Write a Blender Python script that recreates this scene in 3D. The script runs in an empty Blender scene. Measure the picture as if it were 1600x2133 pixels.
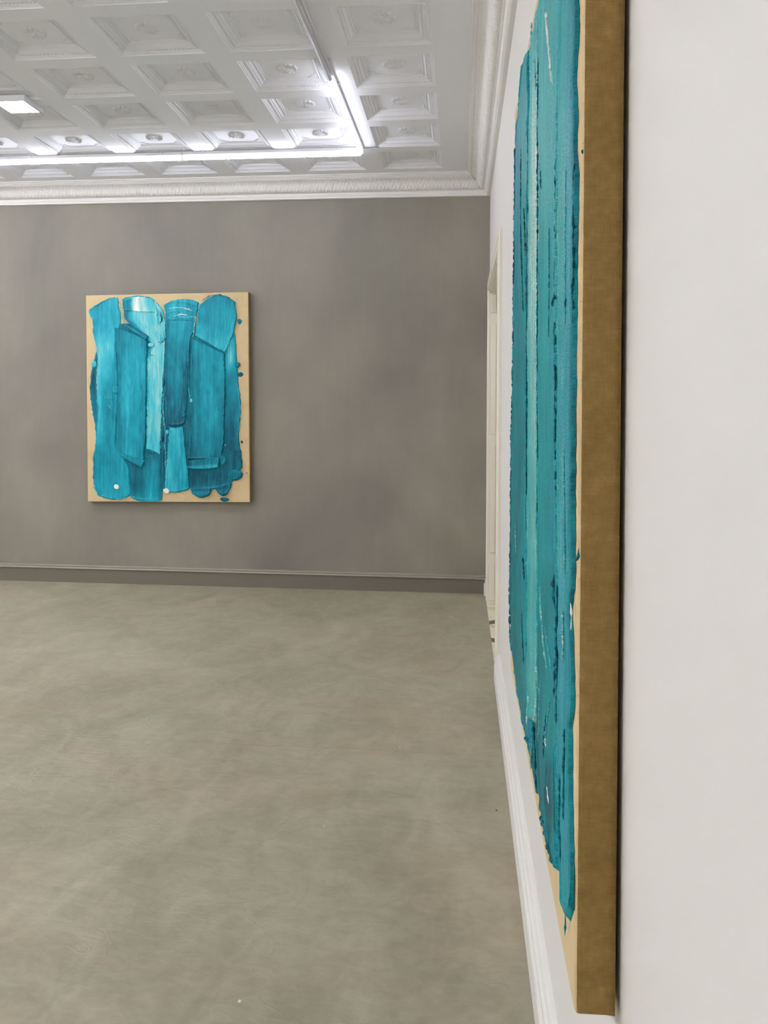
import bpy, math, random
import numpy as np
from mathutils import Matrix, Vector

C = bpy.context.scene.collection
rng = np.random.default_rng(7)
random.seed(7)

# ------------------------------------------------------------ camera
F_PX, IMG_W, IMG_H = 1639.887, 1600, 2133
YAW, PITCH, ROLL, CY = .09768, -.00829, .00509, 856.41
CAM = (-.22708, 0.0, 1.55)
D = 6.519            # back wall
HC = 3.42            # ceiling (face of the ribs)
XL, YN = -6.0, -3.0  # left wall, wall behind the camera


def look(y, p, r):
    cy, sy, cp, sp, cr, sr = math.cos(y), math.sin(y), math.cos(p), math.sin(p), math.cos(r), math.sin(r)
    f = Vector((-sy*cp, cy*cp, sp)); rt = Vector((cy, sy, 0)); up = rt.cross(f)
    return cr*rt + sr*up, -sr*rt + cr*up, f


cd = bpy.data.cameras.new('camera'); cam = bpy.data.objects.new('camera', cd); C.objects.link(cam)
rt_, up_, fw_ = look(YAW, PITCH, ROLL)
m_ = Matrix((rt_, up_, -fw_)).transposed().to_4x4(); m_.translation = CAM
cam.matrix_world = m_
cd.sensor_fit = 'VERTICAL'; cd.sensor_height = 24.0
cd.lens = F_PX/IMG_H*24.0
cd.shift_y = -(IMG_H/2 - CY)/IMG_H
cd.clip_start = .02; cd.clip_end = 60
S = bpy.context.scene
S.camera = cam

# ------------------------------------------------------------ world, exposure
w = bpy.data.worlds.new('world'); S.world = w; w.use_nodes = True
w.node_tree.nodes['Background'].inputs[0].default_value = (.8, .82, .85, 1)
w.node_tree.nodes['Background'].inputs[1].default_value = .05
S.view_settings.view_transform = 'Standard'; S.view_settings.look = 'None'
S.view_settings.gamma = 1; S.view_settings.use_curve_mapping = False
S.view_settings.exposure = EXPOSURE = 2.3
TUBE_W = 3.0         # emission of the lit tubes
FILL_W = 18.0        # emission of the tubes added out of view as fill light
PANEL_W = 24.0       # emission of the square ceiling lights, added ones included
S.cycles.max_bounces = 7; S.cycles.diffuse_bounces = 5

# ------------------------------------------------------------ helpers


def lin(r, g, b):
    f = lambda c: ((c/255+.055)/1.055)**2.4 if c > 10 else c/255/12.92
    return (f(r), f(g), f(b), 1)


class Mat:
    def __init__(s, name):
        s.m = bpy.data.materials.new(name); s.m.use_nodes = True
        s.nt = s.m.node_tree; s.b = s.nt.nodes['Principled BSDF']

    def n(s, t, ins=None, **kw):
        nd = s.nt.nodes.new(t)
        for k, v in kw.items(): setattr(nd, k, v)
        for k, v in (ins or {}).items(): s.set(nd, k, v)
        return nd

    def set(s, nd, k, v):
        sk = nd.inputs[k]
        if hasattr(v, 'is_linked') or isinstance(v, bpy.types.NodeSocket): s.nt.links.new(v, sk)
        else: sk.default_value = v

    def math(s, op, a, b=None, c=None, clamp=False):
        nd = s.n('ShaderNodeMath', operation=op); nd.use_clamp = clamp
        s.set(nd, 0, a)
        if b is not None: s.set(nd, 1, b)
        if c is not None: s.set(nd, 2, c)
        return nd.outputs[0]

    def ramp(s, fac, stops, interp='LINEAR'):
        nd = s.n('ShaderNodeValToRGB'); cr = nd.color_ramp; cr.interpolation = interp
        while len(cr.elements) < len(stops): cr.elements.new(.5)
        for e, (p, c) in zip(cr.elements, stops): e.position = p; e.color = c
        s.set(nd, 0, fac); return nd.outputs[0]

    def mix(s, fac, a, b, blend='MIX'):
        nd = s.n('ShaderNodeMix', data_type='RGBA', blend_type=blend)
        s.set(nd, 0, fac); s.set(nd, 6, a); s.set(nd, 7, b); return nd.outputs[2]

    def coords(s, kind='Object'): return s.n('ShaderNodeTexCoord').outputs[kind]

    def map(s, vec, scale=(1, 1, 1), rot=(0, 0, 0), loc=(0, 0, 0)):
        nd = s.n('ShaderNodeMapping', {'Vector': vec})
        nd.inputs['Scale'].default_value = scale; nd.inputs['Rotation'].default_value = rot
        nd.inputs['Location'].default_value = loc; return nd.outputs[0]

    def noise(s, vec, scale=5, detail=4, rough=.5, dist=0):
        nd = s.n('ShaderNodeTexNoise', {'Vector': vec, 'Scale': scale, 'Detail': detail, 'Roughness': rough, 'Distortion': dist})
        return nd.outputs[0]

    def bump(s, h, strength=.2, dist=.01, normal=None):
        nd = s.n('ShaderNodeBump', {'Height': h, 'Strength': strength, 'Distance': dist})
        if normal is not None: s.set(nd, 'Normal', normal)
        s.nt.links.new(nd.outputs[0], s.b.inputs['Normal']); return nd.outputs[0]

    def done(s, col, rough=.5, spec=.5):
        s.set(s.b, 'Base Color', col); s.set(s.b, 'Roughness', rough); s.set(s.b, 'Specular IOR Level', spec)
        return s.m


def plain(name, col, rough=.5, spec=.5, bump=None):
    m = Mat(name)
    v = m.noise(m.coords(), 3, 3)
    c = m.mix(m.math('MULTIPLY', v, .10), col, tuple(x*.8 for x in col[:3])+(1,))
    if bump: m.bump(m.noise(m.coords(), bump[0], 3), bump[1], .002)
    return m.done(c, rough, spec)


def emit(name, col, strength):
    m = Mat(name)
    m.set(m.b, 'Base Color', (.9, .9, .9, 1)); m.set(m.b, 'Emission Color', col); m.set(m.b, 'Emission Strength', strength)
    return m.m


class MB:
    """Collects faces; build() links them as one mesh object."""

    def __init__(s): s.v = []; s.f = []; s.mi = []; s.uv = []

    def quad(s, pts, mi=0):
        b = len(s.v); s.v += [tuple(p) for p in pts]; s.f.append(tuple(range(b, b+len(pts)))); s.mi.append(mi)

    def box(s, x0, y0, z0, x1, y1, z1, mi=0):
        b = len(s.v)
        s.v += [(x, y, z) for z in (z0, z1) for y in (y0, y1) for x in (x0, x1)]
        for f in ((0, 2, 3, 1), (4, 5, 7, 6), (0, 1, 5, 4), (2, 6, 7, 3), (0, 4, 6, 2), (1, 3, 7, 5)):
            s.f.append(tuple(b+i for i in f)); s.mi.append(mi)

    def grid(s, P, mi=0, closed=False):
        P = np.asarray(P, float); n, m = P.shape[:2]; b = len(s.v)
        s.v += [tuple(p) for p in P.reshape(-1, 3)]
        for i in range(n-1):
            for j in range(m if closed else m-1):
                k = (j+1) % m
                s.f.append((b+i*m+j, b+i*m+k, b+(i+1)*m+k, b+(i+1)*m+j)); s.mi.append(mi)

    def tube(s, pts, r, seg=10, mi=0, caps=True):
        pts = [Vector(p) for p in pts]; rings = []
        for i, p in enumerate(pts):
            t = (pts[min(i+1, len(pts)-1)]-pts[max(i-1, 0)]).normalized()
            a = t.orthogonal().normalized() if i == 0 else (rings_a - t*rings_a.dot(t)).normalized()
            rings_a = a; c = t.cross(a); rr = r[i] if hasattr(r, '__len__') else r
            rings.append([tuple(p+(a*math.cos(q)+c*math.sin(q))*rr) for q in np.arange(seg)*2*math.pi/seg])
        b = len(s.v); s.grid(rings, mi, closed=True)
        if caps:
            s.f.append(tuple(b+i for i in range(seg))[::-1]); s.mi.append(mi)
            e = b+(len(pts)-1)*seg
            s.f.append(tuple(e+i for i in range(seg))); s.mi.append(mi)

    def mesh(s, name, mats, smooth=False):
        me = bpy.data.meshes.new(name); me.from_pydata(s.v, [], s.f)
        for m in (mats if isinstance(mats, (list, tuple)) else [mats]): me.materials.append(m)
        me.polygons.foreach_set('material_index', s.mi)
        if smooth: me.polygons.foreach_set('use_smooth', [True]*len(s.f))
        me.update(); return me

    def build(s, name, mats, parent=None, smooth=False, bevel=0, **props):
        o = bpy.data.objects.new(name, s.mesh(name, mats, smooth)); C.objects.link(o)
        if parent is not None: o.parent = parent
        if bevel:
            b = o.modifiers.new('bevel', 'BEVEL'); b.width = bevel; b.segments = 3; b.limit_method = 'ANGLE'; b.harden_normals = False
        for k, v in props.items(): o[k] = v
        return o


def thing(name, label, cat, loc=(0, 0, 0), rot=(0, 0, 0), group=None):
    o = bpy.data.objects.new(name, None); C.objects.link(o); o.location = loc; o.rotation_euler = rot
    o.empty_display_size = .1; o['label'] = label; o['category'] = cat
    if group: o['group'] = group
    return o


def fix_normals(o):
    import bmesh
    bm = bmesh.new(); bm.from_mesh(o.data); bmesh.ops.remove_doubles(bm, verts=bm.verts, dist=1e-6)
    bmesh.ops.recalc_face_normals(bm, faces=bm.faces); bm.to_mesh(o.data); bm.free()


def smoothstep(a, b, x):
    t = np.clip((x-a)/(b-a), 0, 1); return t*t*(3-2*t)


def noise1(x, seed, octaves=1):
    x = np.asarray(x, float); out = np.zeros_like(x)
    for o in range(octaves):
        r = np.random.default_rng(seed*31+o).uniform(-1, 1, 4096); y = x*2**o+777
        i = np.floor(y).astype(int); f = y-i; f = f*f*(3-2*f)
        out += (r[i % 4096]*(1-f)+r[(i+1) % 4096]*f)/2**o
    return out


def noise2(x, y, seed, octaves=1):
    out = np.zeros(np.broadcast(x, y).shape)
    for o in range(octaves):
        r = np.random.default_rng(seed*57+o).uniform(-1, 1, (256, 256))
        a = np.asarray(x, float)*2**o+99; b = np.asarray(y, float)*2**o+99
        i = np.floor(a).astype(int); j = np.floor(b).astype(int); f = a-i; g = b-j
        f = f*f*(3-2*f); g = g*g*(3-2*g); i %= 256; j %= 256; i1 = (i+1) % 256; j1 = (j+1) % 256
        out += ((r[i, j]*(1-f)+r[i1, j]*f)*(1-g)+(r[i, j1]*(1-f)+r[i1, j1]*f)*g)/2**o
    return out


# ------------------------------------------------------------ materials
def mat_plaster():   # grey-taupe limewash of the back wall
    m = Mat('grey_limewash'); co = m.coords()
    a = m.noise(m.map(co, (1, 1, .85), (0, .3, 0)), .75, 4, .5, .35)
    b = m.noise(m.map(co, (1.2, 1, .8), (0, -.5, 0)), 2.0, 6, .6, .4)
    c = m.noise(m.map(co, (9, 1, .9)), 3, 3, .6)
    f = m.math('ADD', m.math('MULTIPLY', a, .68), m.math('ADD', m.math('MULTIPLY', b, .25), m.math('MULTIPLY', c, .07)))
    col = m.ramp(f, [(.26, lin(124, 119, 113)), (.45, lin(140, 134, 126)), (.56, lin(149, 143, 133)), (.74, lin(164, 157, 146))])
    tint = m.ramp(m.noise(co, .8, 3), [(.45, (1, 1, 1, 1)), (.75, (.97, 1.0, .95, 1))])
    m.bump(m.noise(m.map(co, (3, 1, 1.5)), 14, 5, .6), .12, .004)
    return m.done(m.mix(1, col, tint, 'MULTIPLY'), .62, .35)


def mat_floor():     # trowelled micro-cement
    m = Mat('micro_cement'); co = m.coords()
    a = m.noise(m.map(co, (.9, .8, 1), (0, 0, .35)), 1.3, 6, .58, 1.0)
    b = m.noise(m.map(co, (1.5, .9, 1), (0, 0, -.5)), 3.0, 6, .62, 1.8)
    c = m.noise(m.map(co, (1.2, 2.2, 1), (0, 0, .6)), 9, 5, .62, 1.2)
    f = m.math('ADD', m.math('MULTIPLY', a, .42), m.math('ADD', m.math('MULTIPLY', b, .36), m.math('MULTIPLY', c, .22)))
    col = m.ramp(f, [(.34, lin(143, 136, 115)), (.47, lin(160, 153, 132)), (.54, lin(169, 162, 141)), (.67, lin(185, 178, 157))])
    tint = m.ramp(m.noise(m.map(co, (.6, 1.3, 1)), 1.7, 4, .6, .8), [(.38, (1.02, .985, .965, 1)), (.5, (1, 1, 1, 1)), (.62, (.96, 1.0, .97, 1))])
    col = m.mix(1, col, tint, 'MULTIPLY')
    # thin trowel edges: zero crossings of a stretched, twisted noise
    t = m.noise(m.map(co, (.9, 2.0, 1), (0, 0, .45)), 2.3, 2, .5, 1.3)
    ln = m.math('SUBTRACT', 1, m.math('MULTIPLY', m.math('ABSOLUTE', m.math('SUBTRACT', t, .5)), 60), clamp=True)
    gate = m.ramp(m.noise(co, 3.1, 3), [(.50, (0, 0, 0, 1)), (.64, (1, 1, 1, 1))])
    ln = m.math('MULTIPLY', ln, gate)
    # pour joints running parallel to the back wall
    sx = m.n('ShaderNodeSeparateXYZ', {0: co}).outputs
    yj = m.math('ADD', sx[1], m.math('MULTIPLY', m.noise(co, 1.3, 2), .05))
    j = m.math('ABSOLUTE', m.math('SUBTRACT', m.math('FRACT', m.math('DIVIDE', m.math('SUBTRACT', yj, 0.43), 2.06)), .5))
    jl = m.math('SUBTRACT', 1, m.math('MULTIPLY', j, 480), clamp=True)
    col = m.mix(m.math('MULTIPLY', ln, .14), col, lin(180, 175, 160))
    col = m.mix(m.math('MULTIPLY', jl, .22), col, lin(108, 101, 88))
    h = m.math('ADD', m.math('MULTIPLY', m.noise(m.map(co, (1, 2.5, 1), (0, 0, .4)), 7, 6, .6, 1.2), 1), m.math('MULTIPLY', ln, .35))
    h = m.math('SUBTRACT', h, m.math('MULTIPLY', jl, .5))
    m.bump(h, .5, .006)
    rough = m.math('ADD', .42, m.math('MULTIPLY', b, .25))
    return m.done(col, rough, .4)


def mat_burlap(scale, light, mid, dark, strength, front=False):
    """Open plain weave in UV metres: thread crests, dark holes where the gaps cross."""
    m = Mat('linen_front' if front else 'burlap'); uv = m.n('ShaderNodeUVMap').outputs[0]
    wob = m.n('ShaderNodeTexNoise', {'Vector': uv, 'Scale': 26, 'Detail': 3}).outputs[1]
    off = m.n('ShaderNodeVectorMath', {0: wob, 1: (.5, .5, .5)}, operation='SUBTRACT').outputs[0]
    off = m.n('ShaderNodeVectorMath', {0: off, 'Scale': .0042}, operation='SCALE').outputs[0]
    uvw = m.n('ShaderNodeVectorMath', {0: uv, 1: off}, operation='ADD').outputs[0]
    x, y, _ = m.n('ShaderNodeSeparateXYZ', {0: uvw}).outputs
    px = m.math('MULTIPLY', x, math.pi/scale); py = m.math('MULTIPLY', y, math.pi/scale)
    sx, sy = m.math('SINE', px), m.math('SINE', py)
    gx, gy = m.math('ABSOLUTE', sx), m.math('ABSOLUTE', sy)
    chk = m.math('MULTIPLY', m.math('SIGN', sx), m.math('SIGN', sy))
    hole = m.math('SUBTRACT', 1, m.math('MAXIMUM', gx, gy))
    vary = m.noise(uv, 60, 3, .6); hole = m.math('MULTIPLY', hole, m.math('MULTIPLY_ADD', vary, 3.6, -.3), clamp=True)
    over = m.math('MULTIPLY_ADD', chk, m.math('MULTIPLY', m.math('SUBTRACT', gx, gy), .35), .5)
    thr = m.noise(m.map(uv, (30, 500, 1)), 1, 2); thr2 = m.noise(m.map(uv, (500, 30, 1)), 1, 2)
    f = m.math('ADD', m.math('MULTIPLY', over, .55), m.math('MULTIPLY', m.math('ADD', thr, thr2), .225))
    col = m.ramp(f, [(.28, mid), (.75, light)])
    blot = m.noise(uv, 5, 4, .6)
    col = m.mix(m.math('MULTIPLY', m.ramp(blot, [(.5, (0, 0, 0, 1)), (.72, (1, 1, 1, 1))]), .25), col, dark)
    col = m.mix(m.math('MULTIPLY', hole, .25 if front else .85, clamp=True), col, dark)
    if front:
        sp = m.ramp(m.noise(uv, 170, 2), [(.66, (0, 0, 0, 1)), (.74, (1, 1, 1, 1))])
        col = m.mix(m.math('MULTIPLY', sp, .35), col, lin(120, 92, 55))
    m.bump(m.math('SUBTRACT', over, m.math('MULTIPLY', hole, 1.5)), strength, .0012)
    return m.done(col, .9, .12)


PAINT = [(0, lin(0, 84, 106)), (.14, lin(0, 116, 138)), (.28, lin(4, 142, 162)), (.46, lin(20, 169, 191)), (.64, lin(66, 200, 215)), (.80, lin(134, 216, 219)), (.92, lin(196, 225, 219)), (1, lin(246, 248, 244))]


NEAR_PAINT = [(0, lin(0, 84, 100)), (.14, lin(0, 116, 126)), (.28, lin(2, 144, 152)), (.46, lin(24, 168, 172)), (.64, lin(70, 180, 182)), (.80, lin(122, 196, 192)), (.92, lin(178, 209, 200)), (1, lin(242, 245, 240))]


def mat_paint(name, pal, stipple, spec, blue):
    m = Mat(name); uv = m.n('ShaderNodeUVMap').outputs[0]
    tone = m.n('ShaderNodeAttribute', attribute_name='tone').outputs['Fac']
    s1 = m.noise(m.map(uv, (90, 2.2, 1)), 1, 3, .6, .15)
    s2 = m.noise(m.map(uv, (420, 7, 1)), 1, 2, .5)
    g = m.noise(m.map(uv, (22, 3, 1)), 1, 4, .6, .2)
    sp = m.noise(m.map(uv, (70, 430, 1)), 1, 2, .65)          # dragged, stippled skin of the paint
    where = m.ramp(m.noise(m.map(uv, (5, 2, 1)), 1, 3), [(.35, (.25, .25, .25, 1)), (.6, (1, 1, 1, 1))])
    where = m.math('MULTIPLY', where, m.math('MULTIPLY', tone, 1.9, clamp=True))
    t = m.math('MULTIPLY', tone, .92)
    for nz, k in ((s1, .44), (s2, .20), (g, .36)):
        t = m.math('ADD', t, m.math('MULTIPLY_ADD', nz, k, -k/2))
    t = m.math('ADD', t, m.math('MULTIPLY', m.math('MULTIPLY_ADD', sp, stipple, -stipple/2), where))
    col = m.ramp(t, pal)
    vein = m.ramp(m.noise(m.map(uv, (7, .7, 1)), 1, 4, .6, .3), [(.46, (0, 0, 0, 1)), (.62, (1, 1, 1, 1))])   # bluer pigment dragged through
    col = m.mix(m.math('MULTIPLY', vein, blue), col, m.ramp(t, [(0, lin(0, 66, 112)), (.4, lin(22, 128, 170)), (.75, lin(104, 180, 208)), (1, lin(235, 240, 242))]))
    grain = m.noise(uv, 330, 3, .65)
    h = m.math('ADD', m.math('MULTIPLY', s2, .6), m.math('ADD', m.math('MULTIPLY', s1, .7), m.math('ADD', m.math('MULTIPLY', grain, .4), m.math('MULTIPLY', sp, stipple*1.2))))
    m.bump(h, .8, .002)
    return m.done(col, .42, spec)


WHITE = lin(236, 234, 231)
M_wall = plain('white_wall_paint', lin(233, 231, 228), .6, .3, (60, .05))
M_ceil = plain('ceiling_paint', lin(240, 241, 246), .42, .4)
M_corn = plain('cornice_paint', lin(238, 236, 233), .45, .4)
M_trim = plain('white_gloss_trim', lin(240, 239, 235), .35, .5)
M_jamb = plain('cream_gloss_paint', lin(238, 232, 218), .4, .5)
M_plast = mat_plaster(); M_floor = mat_floor()
M_base = plain('taupe_gloss_paint', lin(122, 116, 105), .38, .5, (25, .08))
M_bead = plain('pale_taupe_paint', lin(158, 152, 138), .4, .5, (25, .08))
M_burlap = mat_burlap(.00185, lin(212, 178, 116), lin(186, 149, 84), lin(92, 66, 28), .8)
M_linen = mat_burlap(.0019, lin(236, 215, 174), lin(222, 197, 152), lin(160, 128, 84), .35, True)
M_paint = mat_paint('teal_impasto', PAINT, .26, .24, .15); M_paint_near = mat_paint('green_teal_impasto', NEAR_PAINT, 1.35, .2, .42)
M_wood = plain('stretcher_pine', lin(60, 45, 30), .8)
M_alu = plain('white_lamp_housing', lin(214, 213, 216), .35, .5)
M_opal = plain('opal_diffuser_off', lin(205, 205, 212), .25, .5)
M_tube = emit('lit_tube', (.86, .87, 1.0, 1), TUBE_W)
M_tube_fill = emit('fill_tube', (.94, .955, 1.0, 1), FILL_W)
M_panel = emit('lit_panel', (.985, .97, 1.0, 1), PANEL_W)
m_ = Mat('cream_stone'); c_ = m_.coords()
M_stone = m_.done(m_.mix(m_.ramp(m_.noise(c_, 7, 6, .65, 1.2), [(.50, (0, 0, 0, 1)), (.70, (.75, .75, .75, 1))]), lin(236, 229, 205), lin(176, 158, 118)), .38, .4)
M_inlay = plain('dark_stone_inlay', lin(92, 84, 70), .4)
M_cable = plain('grey_cable', lin(120, 120, 125), .5)
M_crumb = plain('plaster_crumb', lin(235, 233, 228), .8)
M_dark = plain('dark_grit', lin(70, 62, 52), .8)

# stroke outlines in mm on the canvas (from its left, from its top), pigment tones, lift, thickness, edge ridge, end arches
FAR_STROKES=[
('under',[(125,239),(97,460),(44,624),(27,788),(36,933),(67,1098),(77,1242),(49,1386),(48,1571),(90,1674)],[(1238,259),(1293,477),(1307,619),(1327,771),(1347,872),(1350,1023),(1330,1225),(1346,1407),(1275,1569),(1233,1629)],[[0.15,0.15,0.2,0.2],[0.1,0.2,0.15,0.2],[0.3,0.15,0.1,0.05],[0.3,0.2,0.05,0.05]],0,2,1,0,0),
('left',[(17,139),(62,223),(56,315),(92,439),(102,553),(87,707),(90,861),(99,1016),(82,1242),(71,1365),(61,1489),(53,1623),(95,1710)],[(282,19),(320,207),(283,319),(291,606),(295,812),(283,1017),(302,1324),(374,1489),(383,1714)],[[0.5,0.5,0.55],[0.5,0.55,0.5],[0.75,0.75,0.55],[0.75,0.6,0.35],[0.7,0.4,0.3],[0.6,0.3,0.35],[0.6,0.35,0.35],[0.4,0.4,0.4],[0.4,0.42,0.4],[0.5,0.5,0.45]],1,4,3,30,38),
('second',[(324,43),(347,218),(478,333),(561,405),(541,548),(537,814),(532,1120),(524,1320)],[(619,69),(674,142),(697,387),(695,550),(680,713),(668,917),(658,1121),(648,1366)],[[0.3,0.75,0.75,0.8],[0.15,0.75,0.8,0.8],[0.2,0.8,0.8,0.8],[0.8,0.8,0.85,0.8],[0.6,0.75,0.78,0.8],[0.7,0.75,0.8,0.7],[0.75,0.7,0.75,0.7],[0.7,0.7,0.7,0.65]],2,4,3,40,-10),
('bridge',[(617,75),(631,233),(661,427)],[(682,137),(705,234),(711,377)],[[0.75,0.8],[0.6,0.7],[0.75,0.8],[0.7,0.5]],3,4,3,15,0),
('cap',[(328,58),(337,141)],[(609,49),(616,163)],[[0.2,0.3,1.05,0.95,0.75,0.7],[0.2,0.3,1.15,0.95,0.8,0.75]],6,2,1.5,35,0),
('lower_mid',[(383,1427),(374,1550),(383,1729)],[(680,1325),(678,1529),(660,1748)],[[0.1,0.1,0.15,0.1],[0.15,0.1,0.4,0.1],[0.1,0.15,0.5,0.15],[0.3,0.3,0.55,0.3]],3,3,2,0,30),
('panel',[(257,278),(256,401),(273,606),(276,811),(256,1119),(244,1294),(296,1350)],[(543,385),(537,609),(528,916),(526,1172),(511,1396),(488,1473)],[[0.3,0.35,0.4,0.35],[0.2,0.4,0.45,0.4],[0.15,0.5,0.45,0.45],[0.25,0.55,0.45,0.4],[0.3,0.55,0.4,0.35],[0.25,0.45,0.45,0.3],[0.25,0.4,0.45,0.3],[0.35,0.4,0.4,0.3]],6,6,5,10,5),
('centre',[(693,91),(715,326),(705,612),(697,815),(713,1111)],[(992,77),(955,310),(915,411),(898,716),(888,919),(866,1102)],[[0.5,0.5,0.45],[0.35,0.45,0.3],[0.2,0.3,0.2],[0.2,0.3,0.1],[0.1,0.2,0.05],[0.08,0.1,0.05]],4,4,3,35,15),
('centre_low',[(732,1126),(713,1325),(694,1529),(687,1667)],[(848,1122),(871,1325),(896,1559),(902,1651)],[[0.65,0.65,0.6],[0.6,0.55,0.5],[0.6,0.5,0.5],[0.65,0.55,0.4]],5,3,2,-12,25),
('right_under',[(1219,476),(1219,820),(1208,1184),(1194,1346)],[(1305,336),(1329,750),(1348,922),(1330,1225),(1351,1377)],[[0.6,0.7,0.5],[0.5,0.7,0.4],[0.25,0.3,0.4],[0.2,0.3,0.5],[0.3,0.1,0.45],[0.05,0.05,0.3],[0.05,0.05,0.05]],3,3,3,0,0),
('bottom_dark',[(879,1407),(900,1569),(913,1671)],[(1347,1316),(1358,1468),(1254,1619)],[[0.1,0.1,0.05],[0.05,0.05,0.08],[0.05,0.08,0.1],[0.15,0.15,0.1]],4,5,3,0,12),
('right_long',[(943,381),(923,614),(921,817),(935,970),(923,1122),(906,1275),(887,1407)],[(1216,517),(1218,719),(1210,1022),(1204,1225),(1183,1417)],[[0.35,0.4,0.4],[0.3,0.35,0.4],[0.2,0.4,0.3],[0.2,0.45,0.3],[0.2,0.4,0.3],[0.2,0.38,0.25],[0.15,0.35,0.25],[0.1,0.25,0.15]],6,5,3,0,-15),
('right_top',[(1009,98),(979,239),(960,361)],[(1308,83),(1325,215),(1295,346),(1222,512)],[[0.35,0.3,0.3],[0.4,0.42,0.4],[0.42,0.4,0.55],[0.5,0.5,0.6],[0.6,0.6,0.6]],9,5,3,70,0),
('fold',[(339,243),(352,264)],[(562,359),(535,395)],[[0.2,0.25,0.2],[0.3,0.3,0.3]],13,5,3,12,10),
('lip',[(905,1417),(894,1478)],[(1173,1376),(1161,1473)],[[0.25,0.2,0.2],[0.2,0.25,0.25],[0.4,0.45,0.5]],11,6,4,5,18),
('lip_small',[(307,1345),(299,1371)],[(516,1407),(487,1480)],[[0.35,0.3,0.35],[0.3,0.3,0.35]],12,5,3,0,12),
('lobe',[(913,1651),(928,1691)],[(1091,1645),(1080,1696)],[[0.15,0.1,0.1],[0.2,0.3,0.15]],9,6,3,8,35),
('lobe2',[(1123,1640),(1143,1685)],[(1275,1609),(1232,1690)],[[0.12,0.12,0.1],[0.15,0.15,0.1]],8,5,3,8,25),
]
NEAR_STROKES=[
('under',[(116,57),(95,282),(71,717),(46,1161),(45,1610),(234,1737),(580,1731),(867,1731)],[(1360,120),(1350,300),(1367,418),(1390,697),(1386,899),(1387,1102),(1374,1241),(1388,1509)],[[0.3,0.3,0.2,0.1],[0.3,0.2,0.2,0.1],[0.2,0.2,0.2,0.05],[0.15,0.1,0.1,0.05]],0,1.5,1,0,0),
('far_stroke',[(405,-8),(140,95),(116,288),(115,720),(47,938),(46,1161),(30,1464),(75,1675),(437,1715),(662,1708)],[(559,43),(564,291),(564,642),(578,994),(619,1336),(663,1550),(720,1618),(808,1667)],[[0.4,0.4,0.35],[0.35,0.3,0.4],[0.3,0.3,0.3],[0.25,0.2,0.3],[0.2,0.25,0.35],[0.3,0.3,0.4]],2,4,5,0,0),
('pale_stroke',[(639,46),(638,203),(629,425),(620,650),(646,992),(663,1214),(689,1542),(734,1629)],[(825,84),(828,277),(843,483),(846,684),(867,984),(881,1181),(910,1467),(887,1573)],[[0.65,0.7,0.75],[0.7,0.9,0.9],[0.75,0.93,0.95],[0.7,0.9,0.9],[0.65,0.85,0.85],[0.65,0.75,0.75],[0.6,0.7,0.7],[0.6,0.65,0.85]],4,4,3,0,0),
('mid_stroke',[(760,50),(770,200),(867,391),(877,688),(897,983),(900,1177),(920,1463),(911,1622),(1010,1697)],[(1180,50),(1185,200),(1174,492),(1174,732),(1194,973),(1210,1129),(1235,1357),(1232,1513),(1270,1646)],[[0.6,0.6,0.6],[0.55,0.6,0.6],[0.5,0.55,0.6],[0.4,0.45,0.5],[0.4,0.4,0.45],[0.35,0.35,0.35],[0.2,0.3,0.4],[0.15,0.2,0.3]],3,4,3,0,0),
('right_stroke',[(1195,45),(1195,200),(1193,498),(1200,736),(1220,972),(1235,1125),(1254,1350),(1250,1504),(1282,1639),(1329,1676)],[(1372,55),(1370,250),(1398,386),(1367,425),(1394,491),(1377,528),(1403,580),(1395,698),(1395,899),(1397,1033),(1404,1166),(1372,1200),(1394,1249),(1412,1336),(1385,1360),(1389,1440),(1408,1532),(1425,1588),(1417,1617)],[[0.55,0.6,0.55,0.12],[0.5,0.6,0.55,0.12],[0.6,0.65,0.6,0.14],[0.6,0.65,0.6,0.12],[0.6,0.65,0.6,0.1],[0.55,0.65,0.55,0.1],[0.5,0.6,0.55,0.15],[0.45,0.55,0.5,0.2],[0.35,0.5,0.5,0.2]],3,3,2.2,30,12),
('white_strip',[(972,149),(1009,204),(1078,301)],[(998,162),(1034,225),(1110,352)],[[1.25,1.25],[1.25,1.25],[1.35,1.35]],7,1,1,0,0),
('bottom_stroke',[(1129,1526),(1073,1621),(1092,1663),(1167,1673)],[(1223,1470),(1227,1546),(1244,1615),(1282,1648)],[[0.3,0.3],[0.1,0.2],[0.05,0.15],[0.15,0.3]],5,4,3,0,0),
]
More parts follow.
